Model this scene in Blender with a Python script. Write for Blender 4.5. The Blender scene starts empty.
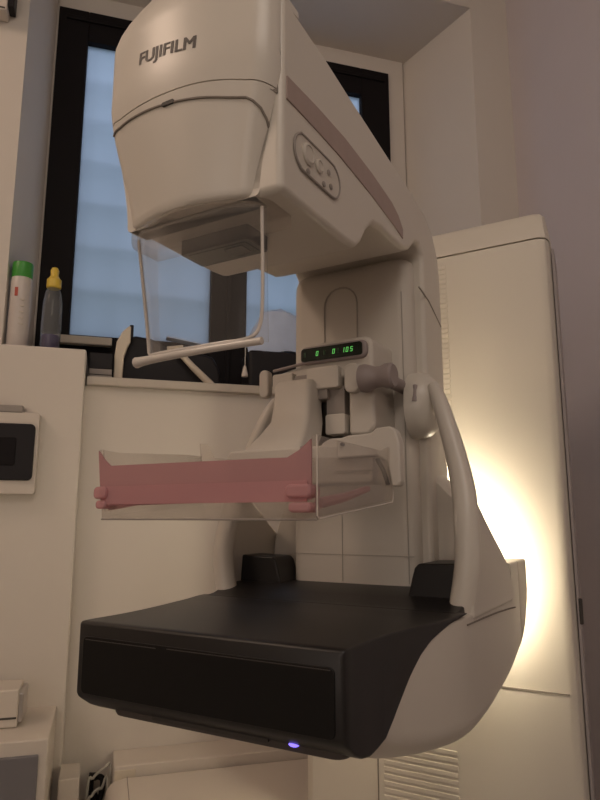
import bpy, bmesh, math
from mathutils import Vector, Matrix
C = bpy.context.scene
COL = C.collection
PI = math.pi

# ---------------------------------------------------------------- camera
cd = bpy.data.cameras.new('camera'); cam = bpy.data.objects.new('camera', cd); COL.objects.link(cam)
cam.location = (0, 0, 1.10); cam.rotation_euler = (math.radians(90+10.2), 0, 0)
cd.sensor_fit = 'VERTICAL'; cd.sensor_height = 36; cd.lens = 650/800*36; cd.clip_start = .02
C.camera = cam

# ---------------------------------------------------------------- world, exposure
W = bpy.data.worlds.new('dusk_sky'); C.world = W; W.use_nodes = True
wn = W.node_tree.nodes; wl = W.node_tree.links
bg = wn['Background']; bg.inputs['Strength'].default_value = 0.62
tc = wn.new('ShaderNodeTexCoord'); sp = wn.new('ShaderNodeSeparateXYZ'); cr = wn.new('ShaderNodeValToRGB')
wl.new(tc.outputs['Generated'], sp.inputs[0]); wl.new(sp.outputs['Z'], cr.inputs[0]); wl.new(cr.outputs[0], bg.inputs['Color'])
cr.color_ramp.elements[0].position = 0.0; cr.color_ramp.elements[0].color = (.22, .40, .44, 1)
cr.color_ramp.elements[1].position = .55; cr.color_ramp.elements[1].color = (.34, .40, .60, 1)
C.view_settings.view_transform = 'Standard'; C.view_settings.look = 'None'
C.view_settings.exposure = -0.22; C.view_settings.gamma = 1.0; C.view_settings.use_curve_mapping = False

def area(name, loc, target, sx, sy, power, col):
    l = bpy.data.lights.new(name, 'AREA'); l.shape = 'RECTANGLE'; l.size = sx; l.size_y = sy; l.energy = power; l.color = col
    o = bpy.data.objects.new(name, l); COL.objects.link(o); o.location = loc
    o.rotation_euler = (Vector(target)-Vector(loc)).to_track_quat('-Z', 'Y').to_euler()
    return o
area('ceiling_light', (.35, -.9, 3.05), (-.5, 1.2, 0.7), 1.4, .8, 20.0, (1.0, .86, .74))
area('room_fill', (-.9, -1.6, 1.55), (0, 1.2, 1.0), 1.4, 1.2, 9.5, (1.0, .84, .73))
area('left_wall_fill', (-1.9, .2, 2.95), (-.75, 1.75, .9), .6, .6, 15.0, (1.0, .74, .56))  # added unseen fill light that warms and brightens the left wall
area('dusk_daylight', (-.45, 3.25, 2.9), (-.25, 2.0, 2.1), 1.8, 1.6, 36.0, (.50, .64, 1.0))

# ---------------------------------------------------------------- helpers
def tagged(o, label=None, cat=None, group=None, kind=None):
    if label: o['label'] = label
    if cat: o['category'] = cat
    if group: o['group'] = group
    if kind: o['kind'] = kind
    return o

def mat(name, col, rough=.5, metal=0, emit=None, es=1, noise=0, nscale=40, bump=0, spec=.5):
    m = bpy.data.materials.new(name); m.use_nodes = True
    n = m.node_tree.nodes; l = m.node_tree.links; b = n['Principled BSDF']
    b.inputs['Base Color'].default_value = (*col, 1); b.inputs['Roughness'].default_value = rough
    b.inputs['Metallic'].default_value = metal; b.inputs['Specular IOR Level'].default_value = spec
    if noise or bump:
        t = n.new('ShaderNodeTexCoord'); x = n.new('ShaderNodeTexNoise'); x.inputs['Scale'].default_value = nscale
        x.inputs['Detail'].default_value = 4
        l.new(t.outputs['Object'], x.inputs['Vector'])
        if noise:
            r = n.new('ShaderNodeMixRGB'); r.blend_type = 'MIX'
            r.inputs[1].default_value = (*[c*(1-noise) for c in col], 1); r.inputs[2].default_value = (*[min(1, c*(1+noise)) for c in col], 1)
            l.new(x.outputs['Fac'], r.inputs[0]); l.new(r.outputs[0], b.inputs['Base Color'])
        if bump:
            bp = n.new('ShaderNodeBump'); bp.inputs['Strength'].default_value = bump; bp.inputs['Distance'].default_value = .002
            l.new(x.outputs['Fac'], bp.inputs['Height']); l.new(bp.outputs[0], b.inputs['Normal'])
    if emit:
        b.inputs['Emission Color'].default_value = (*emit, 1); b.inputs['Emission Strength'].default_value = es
    return m

def clear(name, tint=(1, 1, 1), gloss=.12, milk=0.05, milkcol=(.8, .75, .7), rough=.06):
    """thin clear plastic: transparent + a little diffuse + fresnel gloss"""
    m = bpy.data.materials.new(name); m.use_nodes = True
    n = m.node_tree.nodes; l = m.node_tree.links; n.remove(n['Principled BSDF']); out = n['Material Output']
    tr = n.new('ShaderNodeBsdfTransparent'); tr.inputs[0].default_value = (*tint, 1)
    df = n.new('ShaderNodeBsdfDiffuse'); df.inputs[0].default_value = (*milkcol, 1)
    gl = n.new('ShaderNodeBsdfGlossy'); gl.inputs['Roughness'].default_value = rough
    a = n.new('ShaderNodeMixShader'); a.inputs[0].default_value = milk
    l.new(tr.outputs[0], a.inputs[1]); l.new(df.outputs[0], a.inputs[2])
    lw = n.new('ShaderNodeLayerWeight'); lw.inputs['Blend'].default_value = .25
    mm = n.new('ShaderNodeMath'); mm.operation = 'MULTIPLY'; mm.inputs[1].default_value = gloss*4; mm.use_clamp = True
    l.new(lw.outputs['Fresnel'], mm.inputs[0])
    s = n.new('ShaderNodeMixShader'); l.new(mm.outputs[0], s.inputs[0]); l.new(a.outputs[0], s.inputs[1]); l.new(gl.outputs[0], s.inputs[2])
    l.new(s.outputs[0], out.inputs['Surface'])
    return m

M = dict(
    plaster=mat('painted_plaster', (.64, .59, .535), .85, noise=.03, nscale=6, bump=.15),
    plaster_right=mat('painted_plaster_right', (.58, .53, .55), .85, noise=.03, nscale=5, bump=.15),
    ceil=mat('ceiling_paint', (.6, .57, .55), .9, noise=.02, nscale=5),
    floor=mat('vinyl_floor', (.40, .38, .35), .4, noise=.08, nscale=12),
    stone=mat('sill_stone', (.50, .45, .39), .45, noise=.08, nscale=30),
    frame=mat('dark_window_frame', (.009, .007, .008), .6, spec=.15),
    white=mat('machine_white', (.62, .575, .51), .34, noise=.015, nscale=3),
    white2=mat('machine_white_matt', (.58, .535, .475), .5, noise=.015, nscale=3),
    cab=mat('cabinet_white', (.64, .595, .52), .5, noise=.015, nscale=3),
    cabside_shade=mat('cabinet_side_shaded', (.40, .36, .35), .5),  # less lit cabinet side: the shade is put into this darker grey
    stripe=mat('mauve_stripe', (.36, .275, .245), .45, noise=.06, nscale=60),
    grey=mat('warm_grey_plastic', (.30, .265, .24), .45),
    mauve=mat('mauve_grey_rubber', (.30, .25, .24), .5),
    dark=mat('dark_gap', (.05, .043, .038), .6),
    faint=mat('faint_panel_line', (.40, .365, .32), .6),
    seam=mat('seam_shadow_line', (.22, .19, .16), .7),
    black=mat('black_table_cover', (.009, .0075, .0075), .40, noise=.1, nscale=50),
    black2=mat('black_front_panel', (.004, .0035, .0035), .4, spec=.3),
    tray=mat('dark_underside', (.06, .05, .045), .35),
    rim=mat('clear_plastic_rim', (.62, .57, .52), .2),
    screen=mat('black_display_window', (.006, .012, .006), .2),
    green=mat('green_led_digits', (.1, .5, .1), .5, emit=(.25, 1.0, .22), es=.38),
    dim=mat('unlit_led_segments', (.02, .06, .02), .5),
    blue=mat('blue_led', (.2, .1, .9), .5, emit=(.22, .16, 1.0), es=2.2),
    lamp=mat('warm_lamp_tube', (1, .9, .7), .5, emit=(1.0, .87, .64), es=100),
    ink=mat('dark_grey_lettering', (.07, .06, .055), .5),
    silver=mat('brushed_metal', (.55, .52, .50), .3, .8),
    shield=clear('clear_acrylic', (.97, .97, .97), .08, .03, rough=.16),
    acrylic=clear('clear_paddle_plastic', (.96, .95, .94), .08, .08, (.75, .68, .6)),
    pink=clear('pink_translucent_plastic', (.90, .60, .62), .05, .55, (.54, .34, .345), .3),
    pinkroll=clear('deep_pink_plastic', (.90, .58, .60), .06, .50, (.70, .42, .43), .3),
    greenp=mat('green_cap_plastic', (.045, .28, .035), .4),
    can=mat('can_print', (.55, .50, .47), .35, noise=.06, nscale=50),
    yellow=mat('yellow_cap_plastic', (.66, .47, .06), .4),
    bottle=clear('clear_bottle_plastic', (.78, .80, .84), .12, .22, (.35, .36, .36)),
    purple=mat('purple_liquid', (.07, .035, .16), .3),
    red=mat('red_print', (.45, .08, .05), .5),
    blackp=mat('black_plastic', (.014, .012, .014), .5, spec=.25),
    bag=mat('pale_blue_cloth', (.50, .60, .80), .8, noise=.12, nscale=20, bump=.4),
    cream=mat('cream_plastic', (.60, .53, .43), .5),
    boxw=mat('white_box_paint', (.60, .54, .48), .5),
    greyf=mat('grey_front_panel', (.17, .16, .17), .4),
    cable=mat('pale_cable', (.45, .43, .38), .5),
)
def pane_mat():
    m = bpy.data.materials.new('frosted_glass'); m.use_nodes = True
    n = m.node_tree.nodes; l = m.node_tree.links; n.remove(n['Principled BSDF']); out = n['Material Output']
    t = n.new('ShaderNodeBsdfTranslucent'); t.inputs[0].default_value = (.72, .72, .70, 1)
    g = n.new('ShaderNodeBsdfGlossy'); g.inputs['Roughness'].default_value = .35; g.inputs[0].default_value = (.6, .6, .6, 1)
    s = n.new('ShaderNodeMixShader'); s.inputs[0].default_value = .04
    l.new(t.outputs[0], s.inputs[1]); l.new(g.outputs[0], s.inputs[2]); l.new(s.outputs[0], out.inputs['Surface'])
    return m
M['pane'] = pane_mat()

def build(name, bm, m, parent=None, bevel=0, seg=3, smooth=True, xf=None, sub=0):
    if xf is not None: bmesh.ops.transform(bm, matrix=xf, verts=bm.verts)
    bmesh.ops.recalc_face_normals(bm, faces=bm.faces)
    me = bpy.data.meshes.new(name); bm.to_mesh(me); bm.free()
    for mm in (m if isinstance(m, (list, tuple)) else [m]): me.materials.append(mm)
    o = bpy.data.objects.new(name, me); COL.objects.link(o)
    if parent is not None: o.parent = parent
    if smooth:
        for p in me.polygons: p.use_smooth = True
        if not bevel and not sub: me.set_sharp_from_angle(angle=math.radians(38))
    if bevel:
        b = o.modifiers.new('bevel', 'BEVEL'); b.width = bevel; b.segments = seg; b.limit_method = 'ANGLE'; b.angle_limit = math.radians(30)
        b.harden_normals = True
    if sub:
        s = o.modifiers.new('sub', 'SUBSURF'); s.levels = sub; s.render_levels = sub
    return o

def B(): return bmesh.new()
def box(bm, x0, x1, y0, y1, z0, z1, mi=0):
    v = [bm.verts.new(p) for p in ((x0,y0,z0),(x1,y0,z0),(x1,y1,z0),(x0,y1,z0),(x0,y0,z1),(x1,y0,z1),(x1,y1,z1),(x0,y1,z1))]
    for f in ((0,3,2,1),(4,5,6,7),(0,1,5,4),(1,2,6,5),(2,3,7,6),(3,0,4,7)):
        bm.faces.new([v[i] for i in f]).material_index = mi
    return v
def prism(bm, pts, a0, a1, axis='x', mi=0):
    """extrude a 2D polygon: axis x -> pts are (y,z); y -> (x,z); z -> (x,y)"""
    def P(p, a):
        return {'x': (a, p[0], p[1]), 'y': (p[0], a, p[1]), 'z': (p[0], p[1], a)}[axis]
    A = [bm.verts.new(P(p, a0)) for p in pts]; Bv = [bm.verts.new(P(p, a1)) for p in pts]
    n = len(pts)
    for i in range(n):
        j = (i+1) % n
        bm.faces.new((A[i], A[j], Bv[j], Bv[i])).material_index = mi
    bm.faces.new(A).material_index = mi; bm.faces.new(Bv[::-1]).material_index = mi
def loft(bm, rings, cap=True, closed=True, mi=0):
    R = [[bm.verts.new(p) for p in r] for r in rings]; n = len(R[0])
    for a, b in zip(R, R[1:]):
        for i in range(n if closed else n-1):
            j = (i+1) % n
            bm.faces.new((a[i], a[j], b[j], b[i])).material_index = mi
    if cap and closed:
        bm.faces.new(R[0][::-1]).material_index = mi; bm.faces.new(R[-1]).material_index = mi
def catmull(pts, k=6):
    pts = [Vector(p) for p in pts]; out = []
    for i in range(len(pts)-1):
        p0 = pts[max(i-1, 0)]; p1 = pts[i]; p2 = pts[i+1]; p3 = pts[min(i+2, len(pts)-1)]
        for s in range(k):
            t = s/k
            out.append(.5*((2*p1)+(p2-p0)*t+(2*p0-5*p1+4*p2-p3)*t*t+(3*p1-p0-3*p2+p3)*t**3))
    out.append(pts[-1]); return out
def tube(bm, pts, rad, n=12, cap=True, mi=0, smoothk=0):
    if smoothk:
        if not isinstance(rad, (int, float)):
            r2 = []
            for i in range(len(rad)-1):
                for s in range(smoothk): r2.append(rad[i]+(rad[i+1]-rad[i])*s/smoothk)
            rad = r2+[rad[-1]]
        pts = catmull(pts, smoothk)
    pts = [Vector(p) for p in pts]
    rings = []; up = None
    for i, p in enumerate(pts):
        t = (pts[min(i+1, len(pts)-1)]-pts[max(i-1, 0)]).normalized()
        if up is None: up = t.orthogonal().normalized()
        up = (up-t*up.dot(t)).normalized(); s = t.cross(up)
        r = rad if isinstance(rad, (int, float)) else rad[i]
        rings.append([p+(up*math.cos(a)+s*math.sin(a))*r for a in [2*PI*k/n for k in range(n)]])
    loft(bm, rings, cap, True, mi)
def lathe(bm, prof, c=(0,0,0), axis='z', n=32, mi=0):
    """prof: list of (r, h)"""
    rings = []
    for r, h in prof:
        ring = []
        for k in range(n):
            a = 2*PI*k/n; x, y = r*math.cos(a), r*math.sin(a)
            v = {'z': (x, y, h), 'x': (h, x, y), 'y': (x, h, y)}[axis]
            ring.append((c[0]+v[0], c[1]+v[1], c[2]+v[2]))
        rings.append(ring)
    loft(bm, rings, True, True, mi)
def rrect(x0, x1, y0, y1, r, k=5):
    out = []
    for cx, cy, a0 in ((x1-r, y1-r, 0), (x0+r, y1-r, PI/2), (x0+r, y0+r, PI), (x1-r, y0+r, 1.5*PI)):
        for i in range(k+1):
            a = a0+PI/2*i/k; out.append((cx+r*math.cos(a), cy+r*math.sin(a)))
    return out
def S(t): t = min(max(t, 0), 1); return t*t*(3-2*t)

# ================================================================ THE ROOM
# room frame: local x runs along the window wall to the corner (x=0), local y>0 goes into the wall
ROOM = Matrix.Translation((.768, 2.1275, 0)) @ Matrix.Rotation(math.radians(16.5), 4, 'Z')
def struct(name, bm, m, **k):
    o = build(name, bm, m, **k); o.matrix_world = ROOM; o['kind'] = 'structure'; return o
RX0, RY0, H = -3.3, -4.2, 3.15
nL, nR, nLb, nRb, nT, nB, nD = -1.625, -.153, -1.577, -.288, 2.93, 1.45, .36
bm = B()
box(bm, RX0, nL, 0, nD, 0, H); box(bm, nR, 0, 0, nD, 0, H)
box(bm, nL, nR, 0, nD, 0, nB); box(bm, nL, nR, 0, nD, nT, H)
prism(bm, [(nL, 0), (nLb, nD), (nL-.001, nD)], nB, nT, 'z')
prism(bm, [(nR, 0), (nR+.001, nD), (nRb, nD)], nB, nT, 'z')
struct('wall_window', bm, M['plaster'], smooth=False)
# soffit slopes down to the window head
bm = B()
box(bm, 0, 1, 0, 1, 0, 1)
for v in bm.verts:
    x, y, z = v.co
    yy = 0 if y < .5 else nD-.02
    xx = (nL-.004 if y < .5 else nLb-.012) if x < .5 else (nR+.004 if y < .5 else nRb+.012)
    v.co = (xx, yy, nT+.002 if z > .5 else (nT-.0005 if y < .5 else nT-.025))
struct('trim_3', bm, M['plaster'], smooth=False)
bm = B(); box(bm, 0, .2, RY0, nD, 0, H); struct('wall_right', bm, M['plaster_right'], smooth=False)
bm = B(); box(bm, RX0-.2, RX0, RY0, nD, 0, H); struct('wall_left', bm, M['plaster'], smooth=False)
bm = B(); box(bm, RX0-.2, .2, RY0-.2, RY0, 0, H); struct('wall_back', bm, M['plaster'], smooth=False)
bm = B(); box(bm, RX0-.2, .2, RY0-.2, nD, -.1, 0); struct('floor', bm, M['floor'], smooth=False)
bm = B(); box(bm, RX0-.2, .2, RY0-.2, nD, H, H+.1); struct('ceiling', bm, M['ceil'], smooth=False)
# stone sill and boxed-out ledge
bm = B(); box(bm, -1.405, nR-.0, -.022, nD-.03, nB, 1.474); struct('trim_1', bm, M['stone'], bevel=.004)
bm = B()
box(bm, -2.3, -1.409, -.04, .0, 0, 1.542); box(bm, nL+.0, -1.409, 0, nD-.03, nB, 1.542)
struct('trim_2', bm, M['plaster'], bevel=.006)

# window: frame, panes, security bars behind
win = tagged(bpy.data.objects.new('window_1', None), kind='structure'); COL.objects.link(win); win.matrix_world = ROOM
fy0, fy1 = .30, .35
L0, L1, P0, P1, R0_, R1_ = -1.577, -1.478, -1.03, -.905, -.462, -.344
zb, zg0, zg1, zt = 1.475, 1.672, 2.722, 2.838
bm = B()
for x0, x1 in ((L0, L1), (P0, P1), (R0_, R1_)): box(bm, x0, x1, fy0, fy1, zb, zt)
for x0, x1 in ((L1, P0), (P1, R0_)):
    box(bm, x0, x1, fy0, fy1, zg1, zt); box(bm, x0, x1, fy0, fy1, zb, zg0)
build('frame', bm, M['frame'], win, bevel=.003, seg=2)
bm = B(); box(bm, P0+.055, P0+.07, fy0-.006, fy0+.002, zb, zt); 
for x0, x1 in ((L0, P0+.05), (P0+.075, R1_)):
    box(bm, x0+.025, x1-.02, fy0-.008, fy0+.002, zt-.045, zt-.03)
build('frame_bead', bm, M['frame'], win, bevel=.002, seg=2)
bm = B(); box(bm, -1.52, -1.345, .255, .285, 1.632, 1.658); build('lower_rail', bm, M['cream'], win, bevel=.004)
for x0, x1 in ((L1, P0), (P1, R0_)):
    bm = B(); box(bm, x0, x1, .325, .329, zg0, zg1); build('pane', bm, M['pane'], win, smooth=False)
bm = B()
for i in range(12):
    x = L1+.02+i*.095; box(bm, x-.005, x+.005, .415, .425, 1.5, 2.85)
for i in range(8): box(bm, L1-.08, R1_+.08, .403, .415, 1.70+i*.145, 1.716+i*.145)
build('security_grille', bm, M['blackp'], win, smooth=False)
# plaster stub filling the wall between reveal and frame
bm = B(); box(bm, R1_, nRb+.01, .31, nD, zb, nT); box(bm, L0-.01, R1_, .31, nD, zt, nT)
box(bm, nLb-.03, L0, .31, nD, 1.54, nT); struct('trim_4', bm, M['plaster'], smooth=False)

# ================================================================ THE MAMMOGRAPHY UNIT
# local x = across the patient side (centre -0.165), y = depth from the table front, z = height (table top .985)
ZT = .985; CX = -.165
unit = bpy.data.objects.new('mammography_machine', None); COL.objects.link(unit)
unit.location = (.0377, .6, 0); unit.rotation_euler = (0, 0, math.radians(-30))
tagged(unit, 'large white mammography machine with C-shaped arm, black detector table and tall cabinet', 'medical machine')
UP = Matrix.Translation((0, 0, ZT))
def part(name, bm, m, parent=unit, **k):
    o = build(name, bm, m, parent, xf=UP, **k); return o

# --- tall cabinet behind
bm = B()
cp = [(-.455, .745), (-.43, .72), (.072, .72), (.086, .728), (.090, .745), (.082, .86), (.05, 1.0), (-.40, 1.0), (-.455, .93)]
prism(bm, cp, -.985, .648, 'z'); cabinet = part('cabinet', bm, M['cab'], bevel=.003, seg=2)
bm = B()
top = [[(CX-.02+(x-CX+.02)*s, .86+(y-.86)*t, z) for x, y in cp] for s, t, z in ((1, 1, .650), (.995, .98, .665), (.985, .93, .69), (.975, .86, .706), (.96, .8, .712))]
loft(bm, top); part('cabinet_cap', bm, M['cab'], cabinet, smooth=True)
bm = B()
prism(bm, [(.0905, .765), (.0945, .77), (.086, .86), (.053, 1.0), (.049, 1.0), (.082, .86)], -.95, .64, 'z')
part('side_panel', bm, M['cabside_shade'], cabinet)
bm = B(); box(bm, -.43, .075, .7185, .7215, -.187, -.1845); box(bm, -.285, -.283, .7185, .7215, -.95, -.187)
part('panel_seam', bm, M['seam'], cabinet, smooth=False)
bm = B(); box(bm, .092, .099, .768, .776, -.075, -.03); part('latch', bm, M['dark'], cabinet, bevel=.002)
bm = B()
for i in range(40):
    z = .625-i*.0105; box(bm, -.20, -.110, .7188, .7215, z-.0036, z+.0036)
part('vent_grille', bm, M['cab'], cabinet, smooth=False)
bm = B()
for i in range(28):
    z = -.312-i*.0125; box(bm, -.272, -.125, .7187, .7215, z-.0042, z+.0042)
part('vent_grille', bm, M['cab'], cabinet, bevel=.0012, seg=2)

# --- pivot hub between cabinet and arm, with the warm lamp ring around it
bm = B(); lathe(bm, [(.10, .50), (.105, .51), (.105, .72)], (CX, 0, .06), 'y', 48); part('pivot_hub', bm, M['white2'])

# --- arm + spine: one bent C-shaped profile
prof = [(-.026, .664), (-.012, .662), (.01, .660), (.035, .657), (.07, .654), (.14, .643), (.25, .627), (.36, .612), (.42, .600), (.455, .578), (.478, .545), (.487, .50), (.487, -.06),
        (.40, -.06), (.40, .52), (.385, .534), (.365, .530), (.345, .512), (.32, .502), (.28, .500), (.235, .500), (.205, .495), (.185, .478), (.168, .455), (.150, .441), (.12, .4385), (-.026, .4385)]
bm = B(); prism(bm, prof, -.28, -.05, 'x')
for v_ in bm.verts:
    if v_.co.x < CX and v_.co.y < .3: v_.co.x += .027*(1-S((v_.co.z-.44)/.09))+.042*S((v_.co.z-.58)/.06)
arm = part('arm', bm, M['white'], bevel=.008, seg=4)
# stripe on both flanks
for sx in (1, -1):
    xs = CX+sx*.1155
    st = [(-.018, .570), (.05, .573), (.12, .573), (.20, .566), (.27, .555), (.295, .545), (.312, .530), (.311, .515), (.285, .521), (.20, .533), (.107, .541), (.05, .543), (-.018, .543)]
    bm = B(); prism(bm, st, xs-.0015*sx, xs+.0009*sx, 'x'); part('side_stripe', bm, M['stripe'], arm, bevel=.0008, seg=2)
# control recess with two knobs and buttons on the right flank
def stadium(c, a, L, r, k=8):
    """rounded bar in the (y,z) plane, centre c, direction angle a"""
    pts = []
    for s, a0 in ((1, -PI/2), (-1, PI/2)):
        for i in range(k+1):
            t = a0+PI*i/k
            pts.append((s*L+r*math.cos(t), r*math.sin(t)))
    ca, sa = math.cos(a), math.sin(a)
    return [(c[0]+x*ca-y*sa, c[1]+x*sa+y*ca) for x, y in pts]
bm = B()
ring = catmull([(-.0487, y, z) for y, z in stadium((.050, .499), 0, .032, .021)]+[(-.0487, *stadium((.050, .499), 0, .032, .021)[0])], 2)
tube(bm, ring, .0014, 8); plate = part('control_plate', bm, M['grey'], arm)
bm = B(); prism(bm, stadium((.050, .499), 0, .032, .0205), -.0505, -.0488, 'x'); part('plate_face', bm, M['white2'], plate)
for y, z, r in ((.026, .502, .0125), (.050, .500, .008)):
    bm = B(); lathe(bm, [(r, -.0495), (r, -.0470), (r*.75, -.0455), (r*.72, -.0465), (.0001, -.0465)], (0, y, z), 'x', 24); part('knob', bm, M['white2'], plate)
for y, z in ((.074, .504), (.079, .489), (.026, .482), (.062, .484)):
    bm = B(); lathe(bm, [(.0035, -.0495), (.0035, -.0475), (.0025, -.047)], (0, y, z), 'x', 16); part('button', bm, M['grey'], plate)
# column of the arm: seam on the flank at the top of the spine
bm = B(); tube(bm, [(-.0498, .375, .462), (-.0498, .42, .452), (-.0498, .478, .425)], .0012, 6); part('spine_seam', bm, M['seam'], arm)

# --- tube head front: cap and collimator cover (rounded, bulging front)
def outline(w, vf, vb, bulge, r, k=8, m=14, cx=-.168):
    """plan outline from the back right corner round the front to the back left"""
    pts = [(w, vb), (w, (vb+vf+r)/2)]
    for i in range(k+1):
        a = -PI/2*i/k; pts.append((w-r+r*math.cos(a), vf+r+r*math.sin(a)))
    for i in range(1, m):
        x = (w-r)*(1-2*i/m); pts.append((x, vf-bulge*(1-(x/(w-r))**2)))
    left = [(-x, y) for x, y in pts[:k+3][::-1]]
    return [(cx+x, y) for x, y in pts+left]
HX = -.168; VB = -.026
def head_params(z):
    if z < .60:
        t = max((z-.44)/.16, -.1)
        return .0915+.0245*S(t*1.1), -.032-.022*t, .014, .026
    if z < .665: return .116, -.052, .014, .026
    t = (z-.665)/.072
    return .116-.070*t**1.5, -.052+.010*t*t, .014*(1-.4*t), .026
def front_v(u, z):
    w, vf, b, r = head_params(z); x = abs(u-HX)
    if x < w-r: return vf-b*(1-(x/(w-r))**2)
    d = min(x-(w-r), r*.999); return vf+r-math.sqrt(r*r-d*d)
def seam_z(u):   # the split between top cap and collimator cover sags towards the right flank
    return .5665-.03*(u-HX)-1.2*max(0, u+.15)**2
bm = B()
# cap: lower edge follows seam_z
rings = []
for t in (0, .2, .4, .6, .8, .97, 1.0, 1.03, 1.1, 1.25, 1.4, 1.55, 1.7, 1.82, 1.9, 1.94):
    base = outline(.116, -.052, VB, .014, .026); ring = []
    for i, (x, y) in enumerate(base):
        z0 = seam_z(x); z = z0+(.660-z0)*t if t <= 1 else .660+.082*(t-1)
        w, vf, b, r = head_params(z); back = VB if t < 1 else .012-.010*(t-1)**2
        dz = .010*((t-1)/.94)**3 if t > 1 else 0
        x2, y2 = outline(w-dz, vf+dz*.6, back, b, r)[i]
        ring.append((x2, y2, z))
    rings.append(ring)
loft(bm, rings); capo = part('head_cap', bm, M['white'])
bm = B(); rings = []
for t in [0, .012, .04, .1, .25, .4, .55, .7, .85, 1.0]:
    base = outline(.116, -.052, VB, .014, .026); ring = []
    for i, (x, y) in enumerate(base):
        z0 = seam_z(x)-.0014; z = .4385+(z0-.4385)*t
        w, vf, b, r = head_params(z); off = -.006 if t == 0 else (-.0018 if t < .03 else 0)
        x2, y2 = outline(w+off, vf-off, VB, b, r)[i]
        ring.append((x2, y2, z))
    rings.append(ring)
loft(bm, rings); cover = part('collimator_cover', bm, M['white'])
# dark gap behind the seam, plus the inner seam line with its rounded corner and tiny latch
bm = B(); rings = []
for dz in (-.006, .004):
    rings.append([(x, y+.0025, seam_z(x)+dz) for x, y in outline(.113, -.0475, VB-.003, .014, .026)])
loft(bm, rings); part('seam_gap', bm, M['seam'], cover)
def on_face(pts, push=.0006, k=6):
    out = []
    for p in catmull([(u, 0, z) for u, z in pts], k): out.append((p.x, front_v(p.x, p.z)-push, p.z))
    return out
bm = B()
pth = on_face([(-.272, .5565), (-.250, .559), (-.21, .557), (-.17, .553), (-.13, .5475), (-.10, .5415)])
for z, a in ((.5385, -84), (.534, -66), (.527, -46), (.517, -28), (.503, -12), (.488, -3), (.470, 0), (.455, 0), (.443, 0)):
    w, vf, b_, r = head_params(z); a = math.radians(a); pth.append((HX+w-r+(r+.0006)*math.cos(a), vf+r+(r+.0006)*math.sin(a), z))
tube(bm, pth, .0014, 6); part('cover_seam', bm, M['seam'], cover)
bm = B(); v = front_v(-.172, .5535)
prism(bm, rrect(-.180, -.163, .551, .5555, .002), v-.002, v+.003, 'y'); part('release_latch', bm, M['dark'], cover)
# maker's lettering on the cap
fc = bpy.data.curves.new('lettering_curve', 'FONT'); fc.body = 'FUJIFILM'; fc.size = .0205; fc.extrude = .0002; fc.offset = 0
fc.space_character = 1.02
fo = bpy.data.objects.new('lettering_tmp', fc); COL.objects.link(fo)
dg = bpy.context.evaluated_depsgraph_get(); me = bpy.data.meshes.new_from_object(fo.evaluated_get(dg)); bpy.data.objects.remove(fo)
bm = B(); bm.from_mesh(me)
bmesh.ops.translate(bm, vec=(.0012, .0001, 0), verts=bm.verts[:]); bm.from_mesh(me)
xs = [v.co.x for v in bm.verts]; wx = max(xs)-min(xs)
for v in bm.verts:
    x = (v.co.x-min(xs))/wx*.083+v.co.y*.08; zz = v.co.y; d = v.co.z
    u = -.2175+x; z = .6165-.145*x+zz*1.02; v.co = (u, front_v(u, z)-.0004-d, z)
part('lettering', bm, M['ink'], capo, smooth=False)

# underside: collimator window
bm = B(); prism(bm, rrect(-.221, -.124, .022, .066, .004), .421, .4395, 'z'); colw = part('collimator_frame', bm, M['tray'], cover, bevel=.001)
bm = B(); prism(bm, rrect(-.214, -.131, .028, .060, .003), .4203, .4225, 'z'); part('collimator_window', bm, M['screen'], colw)
bm = B(); prism(bm, rrect(-.166, -.140, .034, .054, .002), .4197, .4210, 'z'); part('beam_window', bm, M['tray'], colw)
# clear shield holder strip and shield (U-shaped sheet, open at the top)
bm = B(); rings = [[(HX+(x-HX)*s, y*s2+o, z) for x, y in outline(.096, -.030, .03, .014, .026)] for s, s2, o, z in ((1.0, 1, .0, .4385), (1.0, 1, .0, .428), (.985, 1, 0, .424))]
loft(bm, rings); part('shield_holder', bm, M['acrylic'])
bm = B()
N = 30; rin = []; rout = []
def shield_pt(a, z, off):
    # plan: shallow curve in front, wrapping at the sides
    w = .077+(z-.28)*.08-off
    y = -.036+.022*(abs(a)**8)+off
    return (-.148-.016*((z-.28)/.15)+a*w, y, z)
rows = [.286, .30, .34, .38, .43]
F = []; G = []
for z in rows:
    F.append([bm.verts.new(shield_pt(-1+2*i/N, z, 0)) for i in range(N+1)])
    G.append([bm.verts.new(shield_pt(-1+2*i/N, z, .0022)) for i in range(N+1)])
for A in (F, G):
    for a, b in zip(A, A[1:]):
        for i in range(N): bm.faces.new((a[i], a[i+1], b[i+1], b[i]))
for i in range(N):
    bm.faces.new((F[0][i], F[0][i+1], G[0][i+1], G[0][i])); bm.faces.new((F[-1][i], F[-1][i+1], G[-1][i+1], G[-1][i]))
for k in range(len(rows)-1):
    for e in (0, N): bm.faces.new((F[k][e], F[k+1][e], G[k+1][e], G[k][e]))
shield = part('face_shield', bm, M['shield'])
bm = B()
def sp3(a, z): return shield_pt(a, z, .0011)
path = [sp3(-.97, .43), sp3(-.965, .38), sp3(-.955, .33), sp3(-.93, .300), sp3(-.86, .288), sp3(-.7, .2855)]+[sp3(-.6+i*.12, .2855) for i in range(11)]+[sp3(.7, .2855), sp3(.88, .290), sp3(.945, .303), sp3(.965, .33), sp3(.97, .38), sp3(.97, .43)]
tube(bm, path, .0019, 8, smoothk=3); part('shield_rim', bm, M['rim'], shield)
bm = B(); tube(bm, [(-.228, -.034, .279), (-.205, -.036, .2795), (-.14, -.037, .2805), (-.066, -.034, .2815)], [.0062, .0045, .0038, .0038], 10, smoothk=3)
part('shield_bar', bm, M['rim'], shield)

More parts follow.
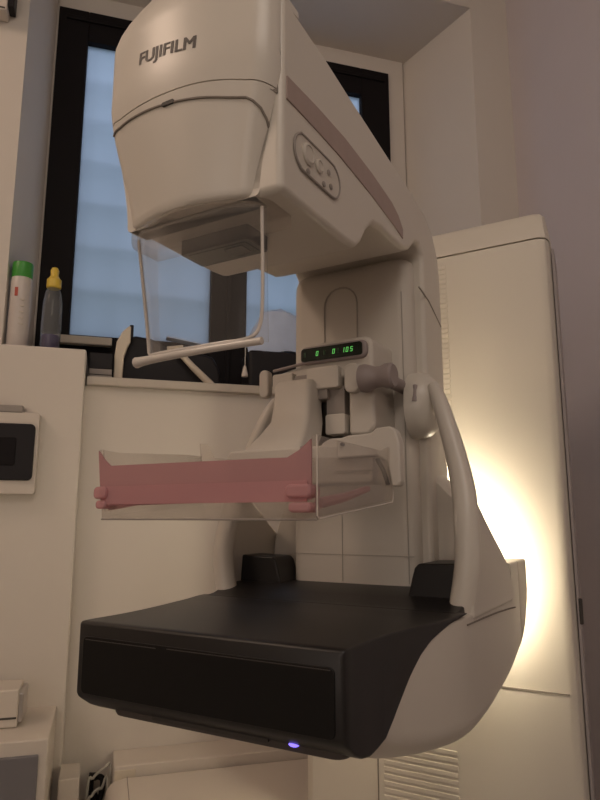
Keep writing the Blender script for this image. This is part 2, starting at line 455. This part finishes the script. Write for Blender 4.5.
# --- lower shell
def hw(v): return .165+.033*S((v-.05)/.24)
def side(sgn, v, extra=0): return CX+sgn*(hw(v)+extra)
def body(bm, secs, extra=0.0, rb=.03, rt=.004, k=6, mx=10):
    """loft along depth: every section is a rounded rectangle (half width follows hw) from z bottom to z top"""
    rings = []
    for v, zt_, zb_, dx in secs:
        w = hw(v)+extra-dx; h = zt_-zb_; b = min(rb, h*.48); t = min(rt, h*.48); ring = []
        for cx_, cz_, r_, a0 in ((w-t, zt_-t, t, 0), (-w+t, zt_-t, t, PI/2), (-w+b, zb_+b, b, PI), (w-b, zb_+b, b, 1.5*PI)):
            for i in range(k+1):
                a = a0+PI/2*i/k; ring.append((CX+cx_+r_*math.cos(a), v, cz_+r_*math.sin(a)))
        rings.append(ring)
    loft(bm, rings)
def lin(tab, v):
    if v <= tab[0][0]: return tab[0][1]
    for (a, x), (b, y) in zip(tab, tab[1:]):
        if v <= b: return x+(y-x)*(v-a)/(b-a)
    return tab[-1][1]
def smooth_tab(pts, k=6):
    return [(p.x, p.y) for p in catmull([(a, b, 0) for a, b in pts], k)]
BOT = smooth_tab([(.052, -.098), (.075, -.112), (.11, -.124), (.162, -.135), (.22, -.143), (.293, -.148), (.36, -.145), (.421, -.136), (.48, -.126), (.54, -.110), (.575, -.094), (.60, -.076), (.62, -.050), (.634, -.012)])
secs = [(.042, -.004, -.060, .004), (.043, -.004, -.085, .003), (.046, -.004, -.094, .001)]
secs += [(v, -.003, lin(BOT, v), 0) for v in [.052+.0115*i for i in range(41)] if v < .514]
secs += [(.5145, -.003, lin(BOT, .5145), 0), (.515, .045, lin(BOT, .515), 0)]+[(v, .0455, lin(BOT, v), 0) for v in (.525, .535, .545, .555)]+[(.5645, .0455, lin(BOT, .5645), .0), (.566, .044, lin(BOT, .566)+.002, .002)]
bm = B(); body(bm, secs); shell = part('lower_shell', bm, M['white'])
# raised flanks either side of the column
for sg in (1, -1):
    fl = [(.292, -.012), (.294, .06), (.302, .115), (.318, .142), (.345, .148), (.37, .134), (.41, .108), (.45, .082), (.485, .058), (.51, .035), (.514, -.012)]
    pts = [(p.x, p.y) for p in catmull([(a, b, 0) for a, b in fl], 3)]
    bm = B(); prism(bm, pts, 0, .018, 'x')
    for v_ in bm.verts:
        v_.co.x = CX+sg*(hw(v_.co.y)-.0155+v_.co.x-.008*S(v_.co.z/.14))
    part('flank_panel', bm, M['white'], shell, bevel=.007, seg=4)
# rear cover rising behind the column, and the ring housing behind it
bm = B()
oc = [(.180, -.02), (.182, .04), (.180, .075), (.172, .105), (.158, .135), (.135, .158), (.110, .185), (.070, .215), (.03, .228)]
oc = [(CX+x, z) for x, z in oc]+[(CX-x, z) for x, z in oc[::-1]]
rings = [[(CX+(x-CX)*k, y, .03+(z-.03)*k) for x, z in oc] for y, k in ((.425, .955), (.428, .975), (.436, .99), (.455, 1.0), (.475, .99), (.487, .96), (.49, .93))]
loft(bm, rings); part('rear_cover', bm, M['white2'])
bm = B()
body(bm, [(.567, .043, lin(BOT, .567)+.002, .002), (.569, .0455, lin(BOT, .569), 0)]+[(v, .0455, lin(BOT, v), 0) for v in (.58, .59, .60, .61, .62, .628)]+[(.634, .042, -.012, .004), (.636, .036, -.006, .010)], rb=.026)
rear = part('rear_housing', bm, M['cab'])
bm = B()
pts = [(CX+(.150)*math.cos(a), .672-.02*S(math.sin(a)*1.6), -.01+(.175 if math.sin(a) > 0 else .12)*math.sin(a)) for a in [math.radians(-52+i*8.35) for i in range(35)]]
tube(bm, pts, .0055, 8); part('lamp_ring', bm, M['lamp'], rear)
for i in (1, 5, 29, 33):
    p = pts[i]; q = (CX+(p[0]-CX)*.93, .630 if i in (1, 33) else .625, p[2]*.95 if p[2] < 0 else min(p[2], .035))
    bm = B(); tube(bm, [p, q], .003, 6); part('lamp_bracket', bm, M['silver'], rear)
# seams on the shell flank
for sg in (1, -1):
    bm = B(); tube(bm, [(side(sg, v, .0004), v, z) for v, z in ((.270, -.013), (.34, -.014), (.42, -.016), (.50, -.020), (.53, -.022))], .0011, 6)
    part('shell_seam', bm, M['seam'], shell)

# --- black detector table
bm = B()
TB = [(0, -.0775), (.004, -.0812), (.020, -.092), (.035, -.099), (.052, -.102), (.066, -.1005), (.084, -.0955), (.099, -.083), (.115, -.067), (.135, -.047), (.155, -.031), (.176, -.0195), (.198, -.0125), (.223, -.006), (.262, -.0005), (.268, .0002)]
vs = [0, .0015, .004, .008]+[.012+.008*i for i in range(32)]+[.267]
secs = []
for v in vs:
    e = {0: .004, .0015: .0015, .004: .0004}.get(v, 0)
    ztop = -e*.8+.0012*S((v-.2)/.06)
    secs.append((v, ztop, min(lin(TB, v)+e*.8, ztop-.0012), e))
body(bm, secs, .0018, .003, .003, 3)
table = part('detector_table', bm, M['black'])
bm = B(); prism(bm, rrect(-.322, -.008, -.0755, -.0155, .006), -.0012, .004, 'y'); part('front_panel', bm, M['black2'], table, bevel=.001, seg=2)
bm = B(); box(bm, -.318, -.215, -.0018, .0, -.0192, -.0184); box(bm, -.2, -.012, -.0018, .0, -.0184, -.0176); part('panel_groove', bm, M['tray'], table, smooth=False)
bm = B()
rings = [[(CX+(x-CX)*s, .10+(y-.10)*s, z) for x, y in rrect(-.298, -.010, .022, .16, .012)] for s, z in ((1, -.078), (1, -.096), (.985, -.0995), (.96, -.1005))]
loft(bm, rings); und = part('underside_tray', bm, M['tray'], table)
bm = B(); prism(bm, rrect(-.235, -.09, -.0955, -.0905, .0015), .0195, .024, 'y'); part('underside_slot', bm, M['dark'], und)
for x in (-.062,):
    bm = B(); lathe(bm, [(.0016, .0185), (.002, .0195), (.002, .024)], (x, 0, -.0925), 'y', 12)
    for q in bm.verts: q.co.x = x+(q.co.x-x)*2.6
    part('indicator_led', bm, M['blue'], und)
# black back shelf, raised blocks either side of column
bm = B()
prism(bm, [(.255, -.02), (.256, .0015), (.275, .003), (.30, .010), (.33, .016), (.44, .018), (.44, -.02)], CX-.190, CX+.190, 'x')
part('rear_shelf', bm, M['black'], table, bevel=.003)
for sg, x0, x1, y0 in ((1, .106, .192, .310), (-1, .105, .186, .338)):
    bm = B(); pr_ = [(x0, -.005), (x0+.002, .012), (x0+.008, .034), (x0+.012, .048), (x0+.018, .054), (x1-.004, .056), (x1, .052), (x1, -.005)]
    prism(bm, [(CX+sg*x, z) for x, z in pr_], y0, .395, 'y'); part('side_block', bm, M['black'], table, bevel=.004)

# --- column (compression carriage tower) with arched relief
bm = B()
cs = rrect(-.277, -.066, .375, .50, .022, 6)
rings = [[(CX+(x-CX)*s+.0, .44+(y-.44)*s2, z+dz*(1 if y < .40 else 0)) for x, y in cs] for s, s2, z, dz in ((1, 1, .012, 0), (1, 1, .49, 0), (.992, .99, .503, 0), (.97, .96, .512, 0), (.92, .9, .517, 0))]
loft(bm, rings); column = part('column', bm, M['white2'])
bm = B()
ap = [(-.213, .374, .36), (-.213, .374, .452)]+[(-.1835+.0295*math.cos(a), .374, .455+.0295*math.sin(a)) for a in [PI-PI*i/10 for i in range(11)]]+[(-.154, .374, .452), (-.154, .374, .36)]
tube(bm, ap, .0013, 8); part('arched_groove', bm, M['faint'], column)
bm = B(); tube(bm, [(-.185, .3745, .02), (-.185, .3745, .16)], .0007, 6); box(bm, -.27, -.07, .3744, .3752, .058, .0590)
tube(bm, [(-.079, .3762, .02), (-.079, .3762, .46)], .001, 6); part('panel_seam', bm, M['faint'], column)

# --- carriage block with mechanism and display
bm = B(); prism(bm, [(-.262, .315), (-.262, .332), (-.218, .341), (-.216, .373), (-.106, .375), (-.096, .366), (-.094, .240), (-.104, .228), (-.135, .230), (-.135, .315)], .298, .378, 'y')
carr = part('carriage', bm, M['white2'], bevel=.006)
bm = B(); box(bm, -.262, -.13, .315, .378, .225, .318); part('mechanism_well', bm, M['dark'], carr)
for x0, x1, z0, z1, y0, m_ in ((-.258, -.222, .300, .330, .286, 'white2'), (-.198, -.145, .300, .333, .286, 'white2'), (-.222, -.196, .306, .325, .29, 'grey'), (-.172, -.142, .250, .305, .30, 'grey'), (-.170, -.138, .232, .262, .292, 'white2'), (-.190, -.165, .285, .302, .29, 'grey')):
    bm = B(); prism(bm, rrect(x0, x1, z0, z1, .004), y0, .325, 'y'); part('linkage', bm, M[m_], carr, bevel=.002)
bm = B(); prism(bm, rrect(-.136, -.112, .29, .333, .010), .286, .30, 'y'); part('release_lever', bm, M['white2'], carr, bevel=.003)
bm = B(); tube(bm, [(-.262, .296, .338), (-.20, .293, .344), (-.16, .293, .352), (-.12, .293, .345)], .0024, 8, smoothk=4); part('cover_lip', bm, M['mauve'], carr)
# display housing, tilted face
bm = B(); prism(bm, rrect(-.212, -.102, .3405, .368, .010), .291, .31, 'y'); disp = part('display_housing', bm, M['mauve'], carr, bevel=.004)
bm = B(); prism(bm, rrect(-.208, -.108, .3445, .3640, .004), .2885, .293, 'y'); part('display_window', bm, M['screen'], disp)
SEG = {'0': 'abcdef', '1': 'bc', '5': 'afgcd', '8': 'abcdefg'}
def digit(bm, ch, x, z, w, h, y):
    t = h*.13
    P = {'a': (x, x+w, z+h-t, z+h), 'd': (x, x+w, z, z+t), 'g': (x, x+w, z+h/2-t/2, z+h/2+t/2),
         'f': (x, x+t, z+h/2, z+h), 'b': (x+w-t, x+w, z+h/2, z+h), 'e': (x, x+t, z, z+h/2), 'c': (x+w-t, x+w, z, z+h/2)}
    for s in SEG[ch]:
        a = P[s]; v = box(bm, a[0], a[1], y-.0006, y, a[2], a[3])
        for q in v: q.co.x += (q.co.z-z)*.15
for grp in ((('0', -.1830),), (('0', -.1555),), (('1', -.1400), ('0', -.1335), ('5', -.1265))):
    bm = B()
    for ch, x in grp: digit(bm, ch, x, .3508, .0038, .0072, .2884)
    part('led_digits', bm, M['green'], disp, smooth=False)
for x in (-.203, -.170, -.147):
    bm = B(); box(bm, x, x+.003, .2878, .2885, .3508, .358); part('unlit_segment', bm, M['dim'], disp, smooth=False)
# left grip lever
bm = B(); prism(bm, rrect(-.284, -.267, .296, .340, .008), .288, .302, 'y'); part('grip_lever', bm, M['white2'], carr, bevel=.003)
# horizontal rotary knob on the right
bm = B(); lathe(bm, [(.015, -.108), (.0195, -.106), (.0205, -.099), (.018, -.092), (.0148, -.084), (.0148, -.076), (.0175, -.069), (.0175, -.060), (.015, -.057)], (0, .283, .307), 'x', 32)
tube(bm, [(-.078, .285, .307), (-.078, .376, .307)], .010, 12); part('compression_knob', bm, M['mauve'], carr)

# --- paddle holder arm (slanted block) and clamp
bm = B()
rings = []
for (cx_, w_, y0, y1, z) in ((-.212, .028, .272, .31, .314), (-.212, .031, .266, .312, .308), (-.211, .0315, .260, .305, .275), (-.207, .032, .248, .30, .250), (-.205, .038, .222, .28, .226), (-.205, .046, .198, .25, .205), (-.205, .047, .19, .25, .180)):
    rings.append([(x, y, z) for x, y in rrect(cx_-w_, cx_+w_, y0, y1, .008, 4)])
loft(bm, rings); holder = part('paddle_arm', bm, M['white2'])
bm = B(); prism(bm, rrect(-.27, -.05, .155, .205, .010), .19, .232, 'y'); part('clamp_body', bm, M['white2'], holder, bevel=.004)
bm = B(); tube(bm, [(-.125, .205, .2), (-.115, .205, .2), (-.085, .205, .2), (-.080, .205, .2)], [.010, .0145, .0145, .012], 20); part('clamp_roller', bm, M['white2'], holder)
bm = B()
cl = [(-.096, .186), (-.096, .210), (-.080, .214), (-.05, .215), (-.042, .221), (-.024, .222), (-.017, .216), (-.013, .203), (-.0125, .155), (-.016, .150), (-.024, .150), (-.025, .160), (-.030, .180), (-.042, .187)]
prism(bm, cl, .180, .197, 'y'); clamp = part('clamp_hook', bm, M['white2'], holder, bevel=.004)
bm = B(); lathe(bm, [(.0022, .176), (.0022, .181)], (-.086, 0, .203), 'y', 12); part('screw', bm, M['dark'], clamp)
bm = B(); tube(bm, [(-.040, .178, .183), (-.032, .178, .168), (-.027, .178, .152)], .0028, 8); part('hook_seal', bm, M['dark'], clamp)
bm = B(); box(bm, -.1, -.052, .1875, .19, .170, .1715); part('clamp_groove', bm, M['grey'], holder, smooth=False)
bm = B(); box(bm, -.150, -.137, .183, .19, .176, .205); part('clamp_latch', bm, M['grey'], holder, bevel=.002)

# --- compression paddle: clear tray + pink insert
PX0, PX1, PY1 = -.314, -.025, .187
def pz(y): return .112+.02*y/.187
bm = B()
def slab4(bm, quad, off):
    A = [bm.verts.new(q) for q in quad]; Bv = [bm.verts.new((q[0]+off[0], q[1]+off[1], q[2]+off[2])) for q in quad]
    n = len(quad)
    for i in range(n): bm.faces.new((A[i], A[(i+1) % n], Bv[(i+1) % n], Bv[i]))
    bm.faces.new(A[::-1]); bm.faces.new(Bv)
bp = [(x, y, pz(y)) for x, y in ((PX0+.010, 0), (PX1, 0), (PX1, PY1), (PX0+.006, PY1))]
slab4(bm, bp, (0, 0, .003))
for x, d in ((PX0, .0022), (PX1, -.0022)):
    slab4(bm, [(x+(.010 if d > 0 else 0), 0, pz(0)+.003), (x+(.006 if d > 0 else 0), PY1, pz(PY1)+.003), (x, PY1, .199), (x, PY1-.03, .199 if d > 0 else .19), (x, .03, .191), (x, .006, .192)], (d, 0, 0))
slab4(bm, [(PX0+.008, PY1, .135), (PX1, PY1, .135), (PX1, PY1, .188), (-.10, PY1, .188), (-.20, PY1, .192), (-.255, PY1, .192), (PX0+.025, PY1, .196), (PX0+.012, PY1, .216), (PX0, PY1, .217)], (0, -.0022, 0))
slab4(bm, [(PX0+.010, 0, pz(0)), (PX1, 0, pz(0)), (PX1, 0, .192), (PX1-.006, 0, .192), (PX1-.006, 0, .150), (PX0+.012, 0, .150), (PX0+.006, 0, .192), (PX0, 0, .192)], (0, .0020, 0))
paddle = part('compression_paddle', bm, M['acrylic'], smooth=False)
bm = B()
tube(bm, [(PX0+.010, -.0004, .1125), (PX1, -.0004, .1125)], .0011, 6)
part('lower_edge', bm, M['grey'], paddle)
bm = B(); tube(bm, [(PX1, 0, .192), (PX1, 0, .116), (PX1, .003, .1135), (PX1, PY1-.003, pz(PY1)), (PX1, PY1, pz(PY1)+.004), (PX1, PY1, .175)], .0008, 6)
part('tray_edge', bm, M['rim'], paddle)
bm = B(); 
ft = [(PX0+.010, .127), (-.030, .131), (-.030, .188), (-.043, .178), (-.056, .1715), (-.165, .172), (-.292, .1725), (-.302, .180), (PX0+.002, .1905)]
slab4(bm, [(x, -.0028, z) for x, z in ft], (0, .0022, 0)); pink = part('pink_front_pad', bm, M['pink'], paddle, smooth=False)
bm = B(); box(bm, PX0+.012, -.034, -.0042, -.0030, .129, .149); part('pink_lower_band', bm, M['pinkroll'], pink, smooth=False)
for x0, x1, z, ext in ((PX0+.002, PX0+.022, .146, 1), (-.056, -.028, .141, 0)):
    bm = B(); prism(bm, rrect(x0, x1, z-.011 if ext else z-.0085, z+.003 if ext else z+.0045, .005), -.0085, .014, 'y'); part('pink_corner_roll', bm, M['pinkroll'], pink, bevel=.003)
    bm = B(); prism(bm, rrect(x0+.003, x1-.001, z-.022, z-.0125, .004), -.0075, .014, 'y'); part('pink_corner_roll', bm, M['pinkroll'], pink, bevel=.003)
bm = B(); tube(bm, [(-.034, .02, .128), (-.034, .075, .135), (-.034, .135, .146)], [.0055, .005, .0035], 8); part('pink_side_strip', bm, M['pinkroll'], pink)
bm = B(); slab4(bm, [(PX0+.013, .006, .122), (PX0+.012, .10, .1365), (PX0+.012, .10, .1395), (PX0+.011, .006, .1345)], (.002, 0, 0)); part('pink_side_strip', bm, M['pinkroll'], pink, smooth=False)

# --- patient handles and their hubs, both sides
for sg in (1, -1):
    hp = [(.135, .366, .305), (.146, .358, .280), (.160, .348, .240), (.173, .340, .195), (.184, .328, .150), (.190, .314, .105), (.192, .304, .055), (.181, .302, -.008)]
    bm = B(); tube(bm, [(CX+sg*a, b, c) for a, b, c in hp], [.008, .0115, .013, .0145, .016, .0165, .0165, .0165], 16, smoothk=4)
    part('patient_handle', bm, M['white'])
    bm = B()
    lathe(bm, [(.001, CX+sg*.140), (.016, CX+sg*.138), (.030, CX+sg*.131), (.037, CX+sg*.122), (.040, CX+sg*.110), (.040, CX+sg*.095)], (0, .388, .282), 'x', 36)
    for v_ in bm.verts: v_.co.z = .280+(v_.co.z-.282)*1.25
    hub = part('handle_hub', bm, M['white'])
    bm = B(); tube(bm, [(CX+sg*.1115, .356, .305), (CX+sg*.1115, .350, .280)], .004, 10); part('hub_pad', bm, M['mauve'], hub)

# ================================================================ THINGS ON THE LEDGE, SILL AND WALL (room frame)
def thing(name, label, cat, loc, group=None, rz=0):
    o = bpy.data.objects.new(name, None); COL.objects.link(o)
    o.matrix_world = ROOM @ Matrix.Translation(loc) @ Matrix.Rotation(rz, 4, 'Z')
    return tagged(o, label, cat, group)
def child(name, bm, m, par, **k): return build(name, bm, m, par, **k)

# spray can
t = thing('spray_can', 'tall white spray can with a green cap, leftmost item on the ledge', 'spray can', (-1.590, .022, 1.542))
bm = B(); lathe(bm, [(.026, 0), (.028, .003), (.028, .180), (.027, .186), (.0265, .190)]); child('body', bm, M['can'], t)
bm = B(); lathe(bm, [(.0262, .188), (.0272, .190), (.0272, .226), (.0262, .230), (.010, .231)]); child('cap', bm, M['greenp'], t)
bm = B(); box(bm, -.012, -.004, -.0285, -.026, .135, .158); child('red_mark', bm, M['red'], t)
bm = B(); 
for i in range(5): box(bm, .002, .014, -.0285, -.024, .06+i*.016, .064+i*.016)
child('print_lines', bm, M['stone'], t)
t.scale = (1, 1, 1.06)
# squeeze bottle
t = thing('squeeze_bottle', 'clear tapered bottle with yellow cap and purple liquid at bottom, on the ledge', 'bottle', (-1.507, .020, 1.542))
bm = B(); lathe(bm, [(.024, 0), (.026, .004), (.0265, .08), (.025, .14), (.020, .170), (.0145, .182)], n=28); child('body', bm, M['bottle'], t)
bm = B(); lathe(bm, [(.022, .0025), (.0235, .006), (.0235, .045)], n=28); child('liquid', bm, M['purple'], t)
bm = B(); lathe(bm, [(.0165, .180), (.0195, .183), (.0195, .205), (.0145, .210), (.0105, .218), (.0115, .232), (.008, .240), (.003, .242)], n=28); child('cap', bm, M['yellow'], t)
# small grey boxes by the ledge's end
for i, (z, h, lab) in enumerate(((0, .030, 'flat grey box on the sill beside the ledge, lower of two'), (.030, .045, 'dark box lying on the flat grey box beside the ledge'))):
    bm = B(); box(bm, -.030, .030, -.03, .05, 0, h)
    if i == 0: box(bm, -.031, .031, -.031, .02, .012, .015, 1)
    o = build('small_box', bm, [M['grey'], M['dark']] if i == 0 else M['blackp'], bevel=.002)
    o.matrix_world = ROOM @ Matrix.Translation((-1.371, .05, 1.474+z)); tagged(o, lab, 'box')
# white curved lever standing on the sill
bm = B()
prism(bm, [(-.030, 0), (-.030, .075), (-.026, .115), (-.012, .145), (.004, .162), (.012, .164), (.012, .118), (.004, .10), (-.004, .07), (-.006, 0)], -.012, .012, 'y')
t = thing('plastic_lever', 'curved cream plastic lever standing upright on the sill before the glass', 'lever', (-1.306, .045, 1.474))
child('handle', bm, M['cream'], t, bevel=.004)
bm = B(); box(bm, .008, .019, -.01, .01, .128, .168); child('tip', bm, M['blackp'], t, bevel=.003)
# black case behind the shield, and right black case
def crumple(bm, amp, f):
    for v in bm.verts:
        p = v.co; k = math.sin(p.x*f+1.3)*math.cos(p.z*f*1.3)+math.sin(p.y*f*1.7+p.x*f*.6)
        v.co += Vector((amp*.4*k, amp*.5*math.sin(p.z*f+p.x*31), amp*k))
bm = B()
prism(bm, [(-.06, 0), (-.055, .06), (-.035, .125), (-.01, .148), (.04, .142), (.09, .118), (.17, .112), (.225, .098), (.245, .06), (.25, 0)], -.05, .05, 'y')
o = build('soft_bag', bm, M['blackp'], bevel=.012, seg=4); o.matrix_world = ROOM @ Matrix.Translation((-1.275, .12, 1.4745))
tagged(o, 'black soft bag lying on the sill behind the clear shield', 'bag')
bm = B(); prism(bm, [(0, 0), (.13, .006), (.13, .009), (0, .004)], -.02, .02, 'y')
o = build('paper_strip', bm, M['bag']); o.matrix_world = ROOM @ Matrix.Translation((-1.19, .10, 1.6265)) @ Matrix.Rotation(math.radians(11), 4, 'Y')
tagged(o, 'pale blue paper strip lying across the black soft bag', 'paper')
bm = B(); box(bm, 0, .26, -.06, .06, 0, .128)
o = build('carrying_case', bm, M['blackp'], bevel=.012, seg=3); o.matrix_world = ROOM @ Matrix.Translation((-.945, .12, 1.4745))
tagged(o, 'black carrying case on the sill left of the machine column', 'case')
bm = B()
for k, (cx_, w_, h_) in enumerate(((.10, .105, .150),)):
    rings = []
    for j in range(9):
        tt = j/8; s = math.sqrt(max(0, 1-(tt)**2.2))
        rings.append([(cx_+(w_*s+.004*math.sin(6*a+j))*math.cos(a), (.052*s+.004*math.cos(5*a+j))*math.sin(a), h_*tt) for a in [2*PI*i/36 for i in range(36)]])
    loft(bm, rings)
crumple(bm, .004, 60)
o = build('folded_cloth', bm, M['bag']); o.matrix_world = ROOM @ Matrix.Translation((-.93, .12, 1.6068))
tagged(o, 'pale blue folded cloth heaped on top of the black case', 'cloth')
# white tassel / cord weight
t = thing('pull_cord', 'thin cord with a white bell-shaped weight hanging in front of the black case', 'cord', (-.962, .035, 1.51))
bm = B(); tube(bm, [(0, .0, .03), (.001, .0, .08), (.004, .02, .112)], .0016, 6, smoothk=3); child('cord', bm, M['cable'], t)
bm = B(); lathe(bm, [(.0095, 0), (.0095, .006), (.005, .028), (.003, .034)], n=20); child('weight', bm, M['boxw'], t)
# white slanting prop on sill
t = thing('folding_stand', 'short white folding stand leaning on the sill below the clear shield', 'stand', (-1.07, .045, 1.474))
bm = B(); tube(bm, [(.012, 0, .006), (-.045, 0, .058), (-.098, 0, .112)], [.011, .010, .008], 12); child('strut', bm, M['cream'], t)
bm = B(); lathe(bm, [(.022, 0), (.022, .004), (.012, .007)], (.012, 0, 0), n=24); child('foot', bm, M['cream'], t)
bm = B(); tube(bm, [(-.120, 0, .108), (-.075, 0, .116)], .006, 10); child('crossbar', bm, M['cream'], t)

# switch box on the ledge front
t = thing('switch_box', 'wall-mounted switch box with dark smoked cover on the wall left of machine', 'switch box', (-1.75, -.04, 1.155))
bm = B(); prism(bm, rrect(-.14, .240, 0, .205, .008), -.032, 0, 'y'); child('housing', bm, M['boxw'], t, bevel=.003)
bm = B(); prism(bm, rrect(-.12, .232, .034, .175, .012), -.040, -.030, 'y'); cv = child('smoked_cover', bm, M['blackp'], t, bevel=.003)
bm = B(); prism(bm, rrect(.13, .19, .07, .14, .006), -.0425, -.0385, 'y'); child('inner_window', bm, M['frame'], cv, bevel=.002)
bm = B(); box(bm, -.14, .20, -.034, 0, .203, .222); child('top_trunking', bm, M['grey'], t, bevel=.004)
# fixture in the top left corner
t = thing('wall_fixture', 'grey wall fixture at the upper left edge beside the window niche', 'fixture', (-1.72, -.002, 2.50))
bm = B(); prism(bm, rrect(-.12, .045, 0, .12, .006), -.05, 0, 'y'); child('housing', bm, M['boxw'], t, bevel=.003)
bm = B(); box(bm, .044, .062, -.045, 0, .02, .12); child('end_cap', bm, M['blackp'], t, bevel=.003)
bm = B(); box(bm, -.12, .040, -.051, -.045, .004, .009); child('groove', bm, M['dark'], t)

# white cabinet lower left with grey front, small box on top
t = thing('bedside_cabinet', 'white box cabinet with grey front panel at the lower left by the wall', 'cabinet', (-1.70, -.04, 0))
bm = B(); box(bm, -.3, .272, -.25, 0, 0, .650); child('body', bm, M['boxw'], t, bevel=.004)
bm = B(); box(bm, -.29, .255, -.257, -.248, .05, .622); child('front_panel', bm, M['greyf'], t, bevel=.003)
t = thing('dispenser_box', 'small white box with grey rounded end standing on the white cabinet', 'box', (-1.60, -.15, .651))
bm = B(); box(bm, -.2, .10, -.05, .05, 0, .078); child('body', bm, M['boxw'], t, bevel=.004)
bm = B(); box(bm, .099, .110, -.045, .045, .008, .070); child('end_cap', bm, M['silver'], t, bevel=.004)
bm = B(); box(bm, -.2, .098, -.0515, -.049, .018, .022); child('slot', bm, M['dark'], t)
# low white units on the floor under the window
t = thing('low_cupboard', 'low white cupboard against the wall beneath the window', 'cupboard', (-1.29, -.001, 0))
bm = B(); box(bm, 0, .62, -.115, 0, 0, .524); child('body', bm, M['boxw'], t, bevel=.003)
bm = B(); box(bm, .002, .05, -.118, -.112, .03, .515); child('side_strip', bm, M['cream'], t, bevel=.001)
t = thing('floor_unit', 'rounded white floor unit standing before the low white cupboard', 'unit', (-1.31, -.125, 0))
bm = B(); prism(bm, [(0, 0), (0, .46), (.006, .483), (.02, .496), (.045, .502), (.60, .502), (.61, .49), (.61, 0)], -.30, 0, 'y'); child('body', bm, M['boxw'], t, bevel=.006)
bm = B(); box(bm, .05, .0515, -.302, .0, .05, .5028); child('lid_seam', bm, M['seam'], t)
bm = B(); prism(bm, [(0, 0), (.045, 0), (.045, .52), (0, .52)], -.1, 0, 'y')
o = build('white_post', bm, M['boxw'], bevel=.003); o.matrix_world = ROOM @ Matrix.Translation((-1.410, -.05, 0)); tagged(o, 'narrow white post left of the tangled cables on the floor', 'post')
# cables
labs = ('pale cable looping highest in the gap beside the white post', 'pale cable looping lower in the gap beside the white post', 'black cable bundled in the gap beside the white post')
for i, (pts_, r_, m_) in enumerate((
        ([(-1.35, -.06, .0), (-1.348, -.06, .44), (-1.335, -.06, .485), (-1.31, -.06, .505), (-1.297, -.05, .508), (-1.296, -.06, .45), (-1.298, -.08, 0)], .0035, 'cable'),
        ([(-1.342, -.08, .0), (-1.345, -.08, .40), (-1.335, -.08, .455), (-1.315, -.08, .468), (-1.300, -.085, .46), (-1.302, -.09, 0)], .0035, 'cable'),
        ([(-1.33, -.03, .0), (-1.34, -.03, .44), (-1.33, -.03, .475), (-1.312, -.035, .47), (-1.318, -.04, .43), (-1.334, -.04, .44), (-1.325, -.045, .40), (-1.31, -.03, .0)], .007, 'blackp'))):
    bm = B(); tube(bm, pts_, r_, 8, smoothk=5); o = build('cable', bm, M[m_]); o.matrix_world = ROOM; tagged(o, labs[i], 'cable')
